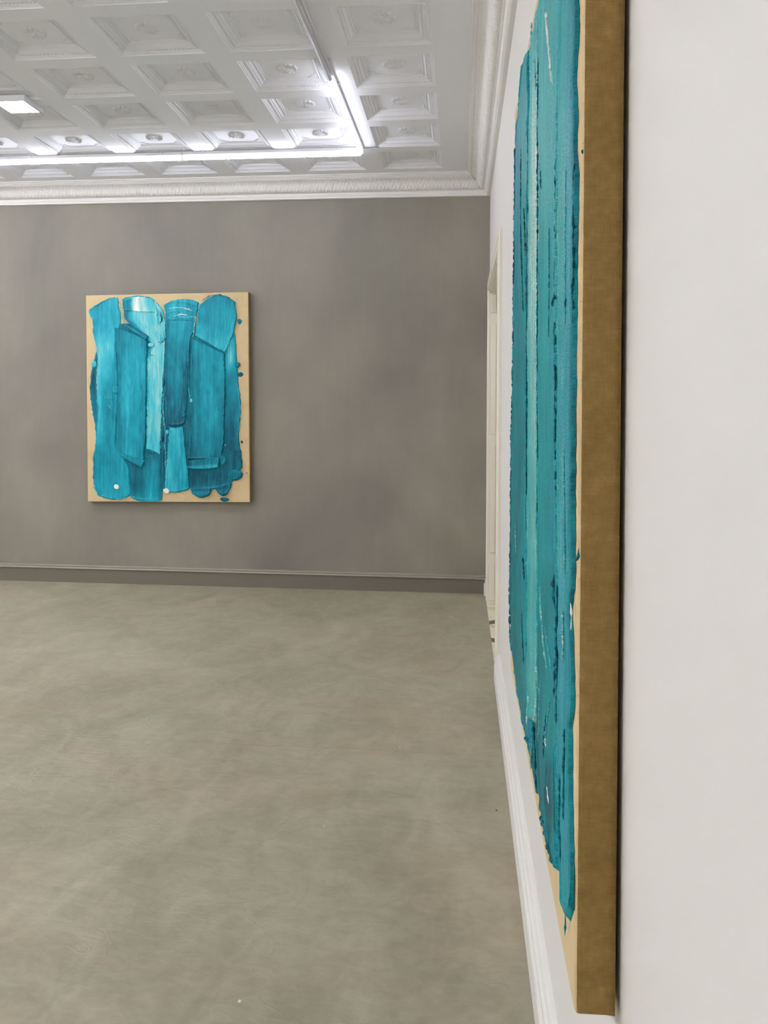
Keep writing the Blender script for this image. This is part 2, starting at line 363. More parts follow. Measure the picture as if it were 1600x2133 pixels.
FAR_RIDGES=[([(722,87),(786,73),(870,80),(954,107),(981,138)],0.35,9),([(733,128),(796,119),(870,125),(943,152)],1.0,9),([(716,165),(785,154),(859,168),(964,178)],0.55,9),([(732,204),(806,190),(880,207),(953,203)],0.75,9),([(785,190),(838,178),(901,187)],1.05,6),([(732,227),(816,224),(943,234)],0.15,5),([(661,152),(671,203),(663,254)],0.05,10),([(630,407),(661,414),(693,407)],0.05,7),([(681,683),(689,744),(682,795)],0.05,9),([(673,1162),(672,1213),(668,1259)],0.05,10),([(158,872),(200,883),(247,875)],0.6,6),([(179,913),(205,944),(220,975)],0.7,7),([(988,453),(1056,504),(1113,556)],0.2,4),([(561,487),(571,518),(603,520)],0.45,7),([(841,379),(851,410),(835,410)],0.4,5),([(626,243),(631,325),(625,386)],0.9,4),([(652,264),(657,336),(654,386)],1.0,4),([(688,673),(676,774),(684,876),(678,978),(684,1080),(700,1182),(690,1305),(698,1407)],0.75,7),([(909,258),(905,411),(901,614),(897,797),(920,909)],0.7,4),([(532,385),(533,548),(529,712),(526,875)],0.65,4),([(967,158),(962,239),(955,310),(945,371)],1.05,6),([(954,369),(1046,411),(1141,460),(1216,517)],0.45,7),([(306,63),(316,135),(326,207),(352,243)],0.75,5),([(1002,82),(996,138),(985,199)],0.6,6),([(1291,215),(1315,185),(1323,215)],0.95,5),([(1336,902),(1347,1003),(1340,1104),(1324,1195)],0.6,5),([(53,1633),(105,1700),(194,1730),(288,1738),(362,1724)],0.6,9),([(393,1722),(467,1734),(550,1740),(613,1759),(666,1743)],0.55,7),([(281,606),(276,750),(289,894)],0.3,5),([(73,604),(54,696),(34,789)],0.3,5),([(55,1376),(68,1468),(59,1571)],0.3,8),([(692,1407),(701,1529),(690,1621)],0.8,7),([(26,129),(131,70),(237,21)],0.5,6),([(343,33),(459,13),(565,28),(617,59)],0.6,5),([(1023,68),(1093,23),(1177,18),(1261,52),(1308,104)],0.3,9),([(533,1325),(596,1340),(646,1358)],0.5,3),([(730,1575),(824,1578),(898,1569)],0.3,3),([(931,1427),(1036,1407),(1157,1389)],0.5,4),([(929,1632),(1013,1630),(1102,1645),(1181,1619),(1254,1619)],0.2,6)]
NEAR_RIDGES=[([(908,433),(910,453),(921,477)],0.05,5),([(765,148),(790,190),(826,241)],0.1,5),([(1153,721),(1146,728),(1133,739)],0.03,7),([(1312,746),(1307,752),(1302,760)],0.03,5),([(1107,428),(1115,441),(1123,454)],1.0,3),([(1172,575),(1166,590),(1180,613)],0.95,3),([(578,296),(567,327),(542,367)],0.95,2.5),([(1391,1190),(1401,1200),(1398,1228)],1.2,3),([(1305,1224),(1312,1258),(1315,1301)],0.9,4),([(1245,1300),(1217,1363),(1206,1398)],0.05,6),([(1080,1478),(1067,1527),(1053,1568)],0.08,6),([(976,1444),(971,1511),(957,1583)],0.75,4),([(1285,1488),(1283,1564),(1304,1619)],0.25,4),([(358,223),(357,417),(421,571),(478,678)],0.12,4),([(471,407),(542,544),(582,691)],0.05,4),([(229,1261),(253,1306),(276,1342)],0.95,3),([(514,1298),(547,1328),(578,1351)],0.1,4),([(495,1448),(532,1511),(580,1555)],0.15,4),([(1054,1321),(1118,1346),(1170,1371)],0.6,4),([(1072,588),(1078,684),(1077,787)],0.2,3),([(1297,547),(1303,664),(1304,788)],0.7,3),([(1302,969),(1319,1076),(1329,1168)],0.75,3),([(1194,1195),(1189,1220),(1204,1249)],0.05,8),([(824,1578),(871,1639),(907,1702)],0.2,5),([(1336,1394),(1334,1466),(1333,1538)],0.2,4),([(832,178),(835,380),(850,584),(863,786),(887,983),(891,1179)],0.2,4),([(1167,489),(1165,569),(1167,731),(1183,893),(1199,1052)],0.2,4),([(1393,564),(1391,630),(1391,711),(1390,791)],0.08,4),([(588,241),(588,414),(588,588),(587,762),(606,993),(624,1221)],0.15,4),([(1233,1203),(1231,1281),(1242,1354),(1252,1427)],0.15,6),([(102,139),(109,430),(82,835),(31,1013),(38,1312),(8,1491),(27,1675)],0.1,6),([(955,1272),(985,1312),(1031,1354),(1090,1388)],0.85,5),([(1111,1590),(1134,1600),(1156,1613)],1.2,4),([(729,1571),(720,1618),(685,1659)],1.0,7),([(827,1628),(808,1667),(788,1717)],0.75,5),([(1360,1653),(1366,1673),(1362,1695)],0.2,2.4),([(1425,1120),(1459,1113),(1467,1097)],0.15,4),([(1010,1697),(1094,1693),(1154,1687),(1234,1667)],0.08,7),([(662,24),(652,53),(643,104)],0.9,5),([(1152,1418),(1104,1486),(1075,1524)],0.7,4)]
FAR_BLOBS=[((261,804),30.900000000000002,43.26,0.4),((856,1025),20.6,22.66,0.2),((1323,609),24.72,23.69,0.25),((1347,690),22.66,17.51,0.15),((1355,1258),10.3,12.36,0.02),((1292,1528),63.86,47.38,0.2),((1193,1405),26.78,41.2,0.3),((1202,1739),39.14,18.54,0.15),((75,591),20.6,27.810000000000002,0.65),((263,1637),23.69,22.66,1.25),((713,1172),16.48,20.6,0.65),((925,904),13.39,17.51,0.8),((703,1670),24.72,22.66,1.2),((1343,246),18.54,22.66,0.25),((1216,1283),9.27,11.33,0.5),((1395,1518),5.15,5.15,0.05),((577,434),30.900000000000002,20.6,0.85)]
NEAR_BLOBS=[((32,1486),50,18,0.05),((58,819),40,20,0.05),((1433,561),3,3,0.02),((1075,1530),14,8,0.9)]
FILL_PANELS = [(-3.01, 1.47), (-4.82, 4.68), (-4.82, 1.47), (-4.82, -1.74)]  # unseen ceiling panels added to brighten the room
# unseen tubes added as fill light, extending the lamp frame left and near
FILL_TUBES = [((-4.99, 5.68-1.34*k, 0), (-4.99, 5.68-1.34*(k+1), 0)) for k in range(5)]+[((-2.33-1.33*k, -1.05, 0), (-2.33-1.33*(k+1), -1.05, 0)) for k in range(2)]
ROLLP = -.0121

# ------------------------------------------------------------ room shell
WT = .30   # wall thickness
DY0, DY1, DZ = 4.63, 6.27, 2.45   # door opening in the right wall


def struct(name, mb, mat, parent=None, **kw):
    o = mb.build(name, mat, parent, **kw)
    if parent is None: o['kind'] = 'structure'
    return o


m = MB(); m.box(XL-WT, YN-WT, -.12, -.02, D+WT, 0); m.box(-.02, YN-WT, -.12, WT, DY0, 0); m.box(-.02, DY1, -.12, WT, D+WT, 0)
struct('floor', m, M_floor)
m = MB(); m.box(XL-WT, D, 0, WT, D+WT, HC+.3); struct('wall_back', m, M_plast)
m = MB(); m.box(XL-WT, YN, 0, XL, D, HC+.3); struct('wall_left', m, M_wall)
m = MB(); m.box(XL-WT, YN-WT, 0, WT, YN, HC+.3); struct('wall_front', m, M_wall)
m = MB(); m.box(0, YN, 0, WT, DY0, HC+.3); m.box(0, DY1, 0, WT, D, HC+.3); m.box(0, DY0, DZ, WT, DY1, HC+.3)
struct('wall_right', m, M_wall)

# ---- stone-floored passage beyond the door
m = MB(); m.box(WT, DY0-.5, -.12, WT+.03, DY1+.3, 0)
pf = MB(); pf.box(-.02, DY0, -.12, WT, DY1, -.004); pf.box(WT, DY0-.4, -.12, 1.7, DY1+.2, -.004)
pas = struct('floor', pf, M_inlay)
cuts = [(5.64, math.radians(38)), (5.235, math.radians(-40))]
# cream slabs cut by two dark diagonal bands
hw = .036


def band_edge(i, side, x):
    y0, a = cuts[i]; return y0 + math.tan(a)*(x+.02) + side*hw/math.cos(a)


X0, X1 = -.02, 1.7
for lo, hi in ((None, (1, -1)), ((1, 1), (0, -1)), ((0, 1), None)):
    m = MB(); xs = np.linspace(X0, X1, 14); top = []; bot = []
    for x in xs:
        ylo, yhi = (DY0, DY1) if x < WT else (DY0-.4, DY1+.2)
        a = ylo if lo is None else min(max(band_edge(lo[0], lo[1], x), ylo), yhi)
        b = yhi if hi is None else min(max(band_edge(hi[0], hi[1], x), ylo), yhi)
        bot.append((x, a)); top.append((x, max(a, b)))
    m.grid([[(x, y, 0) for x, y in bot], [(x, y, 0) for x, y in top]])
    m.grid([[(x, y, -.004) for x, y in top], [(x, y, -.004) for x, y in bot]])
    o = m.build('stone_slab', M_stone, pas); fix_normals(o)
for i, (y0, a) in enumerate(cuts):
    m = MB(); ln = .42
    dx, dy = math.cos(a), math.sin(a)
    for z in (.0004,):
        m.quad([(-.02, band_edge(i, -1, -.02), z), (WT, band_edge(i, -1, WT), z), (WT, band_edge(i, 1, WT), z), (-.02, band_edge(i, 1, -.02), z)])
    m.quad([(-.02, band_edge(i, -1, -.02), -.004), (-.02, band_edge(i, 1, -.02), -.004), (WT, band_edge(i, 1, WT), -.004), (WT, band_edge(i, -1, WT), -.004)])
    m.build('stone_inlay', M_inlay, pas, label='dark diagonal stone band')
m = MB(); m.box(1.7, DY0-.4, 0, 1.8, DY1+.2, 2.9); m.box(WT, DY0-.5, 0, 1.8, DY0-.4, 2.9); m.box(WT, DY1+.2, 0, 1.8, DY1+.3, 2.9); m.box(WT, DY0-.5, 2.9, 1.8, DY1+.3, 3.0)
struct('wall_passage', m, M_wall)

# ---- ceiling: flat margins, the closed deck above, and coffers as parts
NX, NY, PX, PY, CW, CH = 9, 8, .6055, .534, .465, .427
GX1 = -.387+(PX-CW)/2; GY1 = 6.239+(PY-CH)/2
GX0, GY0 = GX1-NX*PX, GY1-NY*PY
m = MB(); m.box(XL-WT, YN-WT, HC+.075, WT, D+WT, HC+.25)
for x0, y0, x1, y1 in ((XL, YN, 0, GY0), (XL, GY0, GX0, GY1), (GX1, GY0, 0, GY1), (XL, GY1, 0, D)):
    m.box(x0, y0, HC, x1, y1, HC+.075)
ceiling = struct('ceiling', m, M_ceil)

PROF = [(0, 0), (.0025, .0045), (.009, .0045), (.0115, .009), (.016, .009), (.018, .0125), (.023, .0165), (.029, .0175), (.034, .0165), (.0365, .0135), (.038, .0185), (.0405, .0235),
        (.0445, .0235), (.047, .0205), (.051, .0265), (.057, .0325), (.064, .0355), (.0675, .0355), (.069, .0315), (.072, .034), (.074, .0395), (.0775, .0405), (.080, .0375), (.082, .0435), (.086, .0445)]


def rect_ring(inset, z, ext=0):
    hx, hy = CW/2-inset, CH/2-inset
    return [(-hx, -hy, z), (hx, -hy, z), (hx, hy, z), (-hx, hy, z)]


m = MB()
rings = [[(-PX/2, -PY/2, 0), (PX/2, -PY/2, 0), (PX/2, PY/2, 0), (-PX/2, PY/2, 0)]]+[rect_ring(i, z) for i, z in PROF]
for a, b in zip(rings, rings[1:]):
    for k in range(4):
        l = (k+1) % 4; m.quad([a[k], b[k], b[l], a[l]])
m.quad(rings[-1][::-1])
cof_mesh = m.mesh('coffer', M_ceil)
PZ = PROF[-1][1]

# egg moulding running round the ovolo
m = MB()


def lump(mb, c, r, n=6, rings=2, up=-1):
    c = np.array(c); b = len(mb.v)
    P = []
    for i in range(rings+1):
        a = i/rings*math.pi/2*.98
        P.append([tuple(c+np.array((r[0]*math.cos(a)*math.cos(q), r[1]*math.cos(a)*math.sin(q), up*r[2]*math.sin(a)))) for q in np.arange(n)*2*math.pi/n])
    mb.grid(P, closed=True)


for s in (-1, 1):
    for n_, L, ax in ((20, CW-.052, 0), (18, CH-.052, 1)):
        for k in range(n_):
            q = (k+.5)/n_*L-L/2
            if ax == 0: lump(m, (q, s*(CH/2-.0265), .0185), (.0078, .0068, .0075))
            else: lump(m, (s*(CW/2-.0265), q, .0185), (.0068, .0078, .0075))
egg_mesh = m.mesh('egg_moulding', M_ceil, True)

# rosette: two whorls of leaves round a button
NR_, NT_ = 13, 96
th = np.arange(NT_)*2*math.pi/NT_
P = []
for i in range(NR_):
    r = i/(NR_-1)
    lobe = .86+.14*np.abs(np.cos(th*6))**.6*1.0
    rad = .062*r*(lobe if r > .5 else 1-(1-lobe)*r*2)
    h = .004+.006*np.abs(np.cos(th*6))**1.2*smoothstep(.40, .62, r)*(1-smoothstep(.93, 1, r))*(1+.6*np.cos(th*36))
    h = h+.008*np.abs(np.sin(th*4))*math.exp(-((r-.36)/.12)**2)+.010*math.exp(-(r/.16)**2)
    if r > .985: h = h*0-.001
    P.append(np.stack([rad*np.cos(th), rad*np.sin(th), -h], 1))
m = MB(); m.grid(P, closed=True)
ros_mesh = m.mesh('rosette', M_ceil, True)

# corner spray: a few leaves fanning from the corner
m = MB()
for a, L, wd in ((0.02, .050, .010), (.42, .034, .009), (.785, .040, .011), (1.15, .034, .009), (1.55, .050, .010)):
    P = []
    for i in range(7):
        t = i/6; wv = wd*math.sin(math.pi*min(1, t*.92+.08))*(1+.25*math.cos(t*16))
        cx, cyy = L*t*math.cos(a), L*t*math.sin(a); nx, ny = -math.sin(a), math.cos(a)
        P.append([(cx+nx*q*wv, cyy+ny*q*wv, -(.0075*(1-q*q)*(1-.3*t)+.0005-(.002 if abs(q) < .1 else 0))) for q in (-1, -.5, 0, .5, 1)])
    m.grid(P)
lump(m, (.006, .006, 0), (.009, .009, .009), 8, 3)
leaf_mesh = m.mesh('corner_leaf', M_ceil, True)


def link(name, me, parent, loc, rotz=0):
    o = bpy.data.objects.new(name, me); C.objects.link(o); o.parent = parent; o.location = loc; o.rotation_euler = (0, 0, rotz); return o


for i in range(NX):
    for j in range(NY):
        cx, cy_ = GX1-(i+.5)*PX, GY1-(j+.5)*PY
        c = link('coffer', cof_mesh, ceiling, (cx, cy_, HC))
        link('egg_moulding', egg_mesh, c, (0, 0, 0))
        link('rosette', ros_mesh, c, (0, 0, PZ), (i*5+j*3) % 7*.3)
        ox, oy = CW/2-.089, CH/2-.089
        for sx, sy, rz in ((-1, -1, 0), (1, -1, math.pi/2), (1, 1, math.pi), (-1, 1, -math.pi/2)):
            link('corner_leaf', leaf_mesh, c, (sx*ox, sy*oy, PZ), rz)

# ---- cornice: moulded run with a leaf frieze, mitred in the corner
CPROF = [(0, 3.262), (.022, 3.262), (.030, 3.267), (.030, 3.276), (.036, 3.280), (.044, 3.296), (.044, 3.302), (.052, 3.304), (.058, 3.309)]
CTOP = [(.152, 3.392), (.158, 3.392), (.158, 3.399), (.170, 3.401), (.172, 3.409), (.184, 3.411), (.186, HC), (.186, HC+.004)]
NB_ = 15
BAND = []
for k in range(NB_+1):   # shallow S-curve between the two fillets
    t = k/NB_; p = .058+(.152-.058)*t; z = 3.309+(3.392-3.309)*(t-.16*math.sin(2*math.pi*t)*.8)
    BAND.append((p, z))


def leaf_h(s, t):   # overlapping upright acanthus leaves, relief in metres
    L = .062
    f = np.abs(((s/L) % 1)-.5)*2
    vein = .5+.5*np.cos(2*math.pi*(t*2.3+f*1.35))
    fine = .5+.5*np.cos(2*math.pi*(t*6.0-f*2.2))
    mid = np.exp(-((1-f)/.10)**2)
    env = smoothstep(0, .06, t)*(1-smoothstep(.93, 1, t))
    lip = (.6+.4*np.cos(2*math.pi*s/L*2))*np.exp(-((t-.92)/.05)**2)
    return env*(.0055*vein**1.3+.0030*fine+.002*mid)+.003*lip


def cornice(name, axis, label):
    """axis 'x' runs along the back wall, 'y' along the right wall; mitred at x=0,y=D."""
    full = CPROF+CTOP
    mb = MB(); far_ = XL if axis == 'x' else YN

    def pt(p, z, s):   # s = distance from the corner
        return (min(-p, -s) if axis == 'x' else -p, D-p if axis == 'x' else D-max(p, s), z)
    for prof in (CPROF, CTOP):
        mb.grid([[pt(p, z, 0) for p, z in prof], [pt(p, z, 9.6 if axis == 'y' else 6.0) for p, z in prof]])
    o = mb.build(name, M_corn); fix_normals(o); o['kind'] = 'structure'
    L = 4.6 if axis == 'x' else 5.2
    s = np.arange(0, L, .0055); t = np.linspace(0, 1, 23)
    tb = np.linspace(0, 1, NB_+1); bp = np.interp(t, tb, [b[0] for b in BAND]); bz = np.interp(t, tb, [b[1] for b in BAND])
    SS, TT = np.meshgrid(s, t, indexing='ij'); H = leaf_h(SS, TT)
    nrm = np.array([(1, -1)])/math.sqrt(2)
    p = bp[None]+H*.7071; z = bz[None]-H*.7071
    sc = np.maximum(SS, p)   # mitre
    X = -sc if axis == 'x' else -p; Y = D-p if axis == 'x' else D-sc
    mb = MB(); mb.grid(np.stack([X, Y, z], -1)); fz = mb.build('leaf_frieze', M_corn, o, smooth=True)
    # plain continuation of the band beyond what can be seen
    mb = MB(); e = 6.0 if axis == 'x' else 9.6
    mb.grid([[pt(a, b, L-.006) for a, b in BAND], [pt(a, b, e) for a, b in BAND]]); mb.build('frieze_band', M_corn, o, smooth=True)
    return o


cornice('trim_1', 'x', 'back'); cornice('trim_2', 'y', 'right')


# ---- baseboards
def run(name, prof, a, b, axis, mat, t_off=0, parent=None):
    """Sweep a (depth, z) profile along a wall; axis x: back wall, y: right wall."""
    mb = MB()
    f = (lambda p, z, s: (s, D-p, z)) if axis == 'x' else (lambda p, z, s: (-p, s, z))
    mb.grid([[f(p, z, a) for p, z in prof], [f(p, z, b) for p, z in prof]])
    for s in (a, b): mb.quad([f(p, z, s) for p, z in prof])
    o = mb.build(name, mat, parent); fix_normals(o)
    if parent is None: o['kind'] = 'structure'
    return o


bb = run('baseboard_back', [(0, 0), (.020, 0), (.020, .118), (0, .118)], XL, 0, 'x', M_base)
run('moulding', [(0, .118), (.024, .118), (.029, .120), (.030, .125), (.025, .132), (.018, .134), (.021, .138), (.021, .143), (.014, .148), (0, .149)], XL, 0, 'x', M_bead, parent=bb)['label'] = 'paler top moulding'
WB = [(0, 0), (.034, 0), (.034, .084), (.031, .091), (.026, .094), (.026, .117), (.019, .122), (.015, .134), (.008, .140), (0, .141)]
o = run('baseboard_right', WB, YN, 4.48, 'y', M_trim)
o = run('baseboard_right', WB, 6.42, D, 'y', M_trim)

# ---- door: casing, panelled reveal
mb = MB()
door = None


def casing(prof, y_or_z, kind):
    pass


CO = [(0, 0), (.016, 0), (.022, .010), (.022, .035), (.018, .040), (.018, .10), (.022, .108), (.024, .120), (.024, .142), (.016, .150), (0, .150)]   # (depth, distance from outer edge)
y_o0, y_o1, z_o = 4.48, 6.42, 2.60-.055
path = lambda q: [(y_o0+q, 0), (y_o0+q, z_o-q*.62), (y_o1-q, z_o-q*.62), (y_o1-q, 0)]
mb = MB()
rows = []
for p, q in CO: rows.append([(-p, y, z) for y, z in path(q)])
mb.grid(np.array(rows).transpose(1, 0, 2))
door = mb.build('door_1', M_jamb); fix_normals(door); door['kind'] = 'structure'
RD = .30
for nm, y, s in (('jamb_lining', DY1, -1), ('jamb_lining', DY0, 1)):
    m = MB(); m.box(-.012, min(y, y+s*.012), 0, RD, max(y, y+s*.012), DZ)
    j = m.build(nm, M_jamb, door, bevel=.002)
    for z0, z1 in ((.012, .300), (.385, 1.240), (1.324, 2.190), (2.278, 2.42)):
        m = MB()
        for a, b, t in ((.004, .044, .009), (.066, .284, .009)):
            yy = y+s*.012; m.box(a, min(yy, yy+s*t), z0, b, max(yy, yy+s*t), z1)
        m.build('jamb_panel', M_jamb, j, bevel=.004)
    m = MB()
    for x in (.051, .059):
        yy = y+s*.012; m.tube([(x, yy, 0), (x, yy, DZ-.02)], .0035, 8)
    m.build('bead', M_jamb, j, smooth=True)
m = MB(); m.box(-.012, DY0, DZ-.014, RD, DY1, DZ); sf = m.build('soffit_lining', M_jamb, door, bevel=.002)
for a, b in ((DY0+.08, 5.40), (5.50, DY1-.08)):
    m = MB(); m.box(.06, a, DZ-.022, .27, b, DZ-.012); m.build('soffit_panel', M_jamb, sf, bevel=.004)

# ------------------------------------------------------------ lamps
LZ = HC
GROUP_T = 'linear ceiling lights set in a rectangle'


def linear_light(a, b, lit, label, name='linear_light', mat=None):
    a, b = Vector(a), Vector(b); L = (b-a).length; ang = math.atan2(b.y-a.y, b.x-a.x)
    t = thing(name, label, 'light', (a.x, a.y, LZ), (0, 0, ang))
    t['group'] = GROUP_T
    m = MB()   # aluminium tray: web and two lips
    prof = [(-.018, 0), (-.021, -.006), (-.021, -.022), (-.015, -.027), (-.011, -.028), (.011, -.028), (.015, -.027), (.021, -.022), (.021, -.006), (.018, 0)]
    m.grid([[(.002, y, z) for y, z in prof], [(L-.002, y, z) for y, z in prof]])
    for x in (.002, L-.002): m.quad([(x, y, z) for y, z in prof])
    o = m.build('housing', M_alu, t); fix_normals(o)
    m = MB(); m.tube([(.0055, 0, -.043), (L-.0055, 0, -.043)], .0145, 16)
    m.build('tube', mat or (M_tube if lit else M_opal), t, smooth=True, label='glowing white tube' if lit else 'unlit opal tube')
    for x in (.0005, L-.0055):
        m = MB(); m.tube([(x, 0, -.043), (x+.005, 0, -.043)], .0140, 16); m.box(x, -.008, -.036, x+.005, .008, -.027); m.build('end_cap', M_alu, t)
    for x in (L*.12, L*.88):
        m = MB(); m.box(x-.006, -.030, -.012, x+.006, .030, 0)
        m.build('clip', M_alu, t)
    return t


XC, YC = -.960, 5.706
g = 1.342
back = []
for k, lab in enumerate(('lit white tube light along the back wall, ending at the lamp frame corner',
                         'lit white tube light along the back wall, above the left half of the hung painting',
                         'lit white tube light along the back wall, leaving the picture on the left')):
    linear_light((XC-g*k-.0, YC, 0), (XC-g*(k+1), YC-.003, 0), True, lab)
side = linear_light((XC-.012, YC-.022-1.305, 0), (XC-.002, YC-.022, 0), True, 'short lit tube light running from the frame corner towards the viewer')
linear_light((XC-.022, YC-.022-1.305*2, 0), (XC-.012, YC-.022-1.305, 0), False, 'unlit tube light continuing the lit side tube along the ceiling')
m = MB(); m.tube([(1.300, -.020, -.012), (1.318, -.05, -.004), (1.322, -.085, -.003), (1.302, -.105, -.003), (1.32, -.13, -.003)], .0022, 6)
m.build('supply_wire', M_cable, side, smooth=True)


def panel_light(x, y, label, s=.225, z=HC):
    t = thing('panel_light', label, 'light', (x, y, z)); t['group'] = 'square surface-mounted ceiling lights'
    h = s/2; m = MB()
    r = [[(-h*k, -h*k, z), (h*k, -h*k, z), (h*k, h*k, z), (-h*k, h*k, z)] for k, z in ((1, 0), (1, -.022), (.97, -.030), (.83, -.030), (.83, -.026))]
    for a, b in zip(r, r[1:]):
        for k in range(4): m.quad([a[k], a[(k+1) % 4], b[(k+1) % 4], b[k]])
    m.quad([(-h, -h, -.001), (h, -h, -.001), (h, h, -.001), (-h, h, -.001)])
    o = m.build('frame', M_alu, t)
    m = MB(); q = h*.83; m.box(-q, -q, -.027, q, q, -.024)
    m.build('diffuser', M_panel, t, label='bright square diffuser')
    return t


panel_light(-2.99, 4.67, 'small square ceiling light glowing white, cut by the left picture edge')
panel_light(1.0, 5.5, 'added unseen fill light in the passage beyond the doorway', s=.19, z=2.9)  # lamp added out of view to brighten the door reveal
# added unseen fill lamps, shaped like the visible fittings
for x, y in FILL_PANELS:
    panel_light(x, y, 'added square fill light in the unseen part of the room')
for a, b in FILL_TUBES:
    linear_light(a, b, True, 'added tube fill light in the unseen part of the room', mat=M_tube_fill)

# ------------------------------------------------------------ paintings
CWM, CHM, CT, CB = 1.42, 1.765, .0636, .0075   # canvas width, height, front face and back from the wall


def resample(pts, n, by_v=False):
    p = np.array(pts, float); d = np.r_[0, np.cumsum(np.hypot(*np.diff(p, axis=0).T))]
    if by_v and np.all(np.diff(p[:, 1]) > 0): d = p[:, 1]-p[0, 1]
    t = np.linspace(0, d[-1], n)
    q = np.stack([np.interp(t, d, p[:, 0]), np.interp(t, d, p[:, 1])], 1)
    k = max(1, n//60)
    for _ in range(3*k):   # round the corners of the outline
        q[1:-1] = .25*q[:-2]+.5*q[1:-1]+.25*q[2:]
    return q


def local(u, v, h):   # mm on the canvas -> metres in the painting's frame
    return np.stack([u/1000-CWM/2, -(CT+h/1000)+0*u, CHM/2-v/1000], -1)


def set_uv_tone(me, uv, tone):
    l = me.uv_layers.new(name='UVMap'); vi = np.empty(len(me.loops), int); me.loops.foreach_get('vertex_index', vi)
    l.data.foreach_set('uv', np.asarray(uv, np.float32)[vi].ravel())
    if tone is not None:
        a = me.attributes.new('tone', 'FLOAT', 'POINT'); a.data.foreach_set('value', np.asarray(tone, np.float32).ravel())


PMAT = [M_paint]


def stroke(parent, data, seed, nv, nt, build=1.0, jit=4.0):
    name, left, right, tones, lift, thick, ridge, at, ab = data
    lift, thick, ridge = lift*build, thick*build, ridge*build
    L, R = resample(left, nt, True), resample(right, nt, True)
    t = np.linspace(0, 1, nt)
    ln = np.hypot(*np.diff(L, axis=0).T).sum(); wd = np.hypot(*(R-L).T).mean()
    v = np.linspace(0, 1, nv); v = .5-.5*np.cos(math.pi*v)*(.55)-.0; v = (v-v[0])/(v[-1]-v[0])
    v = .6*v+.4*np.linspace(0, 1, nv)
    jw = 22 if build > 1 else 13
    jl = noise1(t*ln/jw, seed, 4)*jit; jr = noise1(t*ln/jw, seed+1, 4)*jit
    U = (L[:, 0]+jl)[:, None]*(1-v)+(R[:, 0]+jr)[:, None]*v
    V = L[:, 1][:, None]*(1-v)+R[:, 1][:, None]*v
    T, VV = np.meshgrid(t, v, indexing='ij')
    if wd < 40: pass
    arch = 4*VV*(1-VV); reach = max(.05, min(.5, 90/ln))
    ej = noise1(v*wd/14, seed+2, 2)*min(3, jit)
    V = V-(at*arch+ej)*np.clip(1-T/reach, 0, 1)**1.5+(ab*arch+ej)*np.clip(1-(1-T)/reach, 0, 1)**1.5
    ev = np.minimum(VV, 1-VV)*wd; et = np.minimum(T, 1-T)*ln
    e = np.minimum(ev, et)
    rise = smoothstep(0, 5, e)
    rl = .35+.65*smoothstep(-.3, .7, noise1(T*ln/45, seed+3, 3)+np.where(VV < .5, .15, -.1))
    rd = ridge*np.exp(-((ev-6)/5.0)**2)*rl
    rdb = ridge*1.1*np.exp(-(((1-T)*ln-9)/8)**2)
    st = noise1(VV*wd/7+noise1(T*ln/120, seed+8)*.6, seed+4, 3)
    body = thick*(.62+.16*noise2(VV*wd/60, T*ln/140, seed+5, 2))+.5*st+.35*noise2(VV*wd/9, T*ln/13, seed+6, 3)
    h = rise*(lift+body+rd+rdb)
    h[e <= 1e-6] = -1.0 if lift < 2 else lift*.25
    tn = np.array(tones, float); a, b = T*(tn.shape[0]-1), VV*(tn.shape[1]-1)
    i, j = np.clip(a.astype(int), 0, tn.shape[0]-2) if tn.shape[0] > 1 else a.astype(int)*0, np.clip(b.astype(int), 0, tn.shape[1]-2)
    fa, fb = a-i, b-j; fa = fa*fa*(3-2*fa); fb = fb*fb*(3-2*fb)
    i1 = np.minimum(i+1, tn.shape[0]-1)
    tone = (tn[i, j]*(1-fb)+tn[i, j+1]*fb)*(1-fa)+(tn[i1, j]*(1-fb)+tn[i1, j+1]*fb)*fa
    tone = tone+.09*st*.5+.06*noise2(VV*wd/30, T*ln/60, seed+7, 2)+.13*rd/max(ridge, .1)  # last term paints highlights on the edge ridges into the tone
    P = local(np.clip(U, 4, CWM*1000-4), np.clip(V, 6, CHM*1000-5), h)
    mb = MB(); mb.grid(P[:, ::-1] if False else P)
    o = mb.build('paint_stroke', PMAT[0], parent, smooth=True)
    set_uv_tone(o.data, np.stack([U/1000+np.where(VV > .5, -1, 1)*h*-.001*(ev < 12)+seed*.37, V/1000+seed*.61], -1).reshape(-1, 2), tone.ravel())
    return o


def paint_ridge(parent, pts, tone, r, lift, seed):
    ln = np.hypot(*np.diff(np.array(pts, float), axis=0).T).sum(); n = max(8, int(ln/(5 if PMAT[0] is M_paint else 3)))
    q = resample(pts, n); t = np.linspace(0, ln, n)
    q[:, 0] += noise1(t/(16 if PMAT[0] is M_paint else 9), seed, 4)*r*.6; q[:, 1] += noise1(t/16, seed+3, 2)*r*.3
    rad = r*np.clip(.60+.42*noise1(t/(17 if PMAT[0] is M_paint else 8), seed+1, 4), .14, 1.3)*np.minimum(1, np.minimum(t, ln-t)/14+.15)
    c = local(q[:, 0], q[:, 1], np.full(n, lift))
    mb = MB(); mb.tube([tuple(p) for p in c], list(rad/1000), 8)
    o = mb.build('paint_ridge', PMAT[0], parent, smooth=True)
    vs = np.array(mb.v); tv = np.full(len(vs), tone)+noise1(np.arange(len(vs))/9, seed+5, 2)*.14
    set_uv_tone(o.data, np.stack([vs[:, 0]+seed*.3, vs[:, 2]], -1), tv); return o


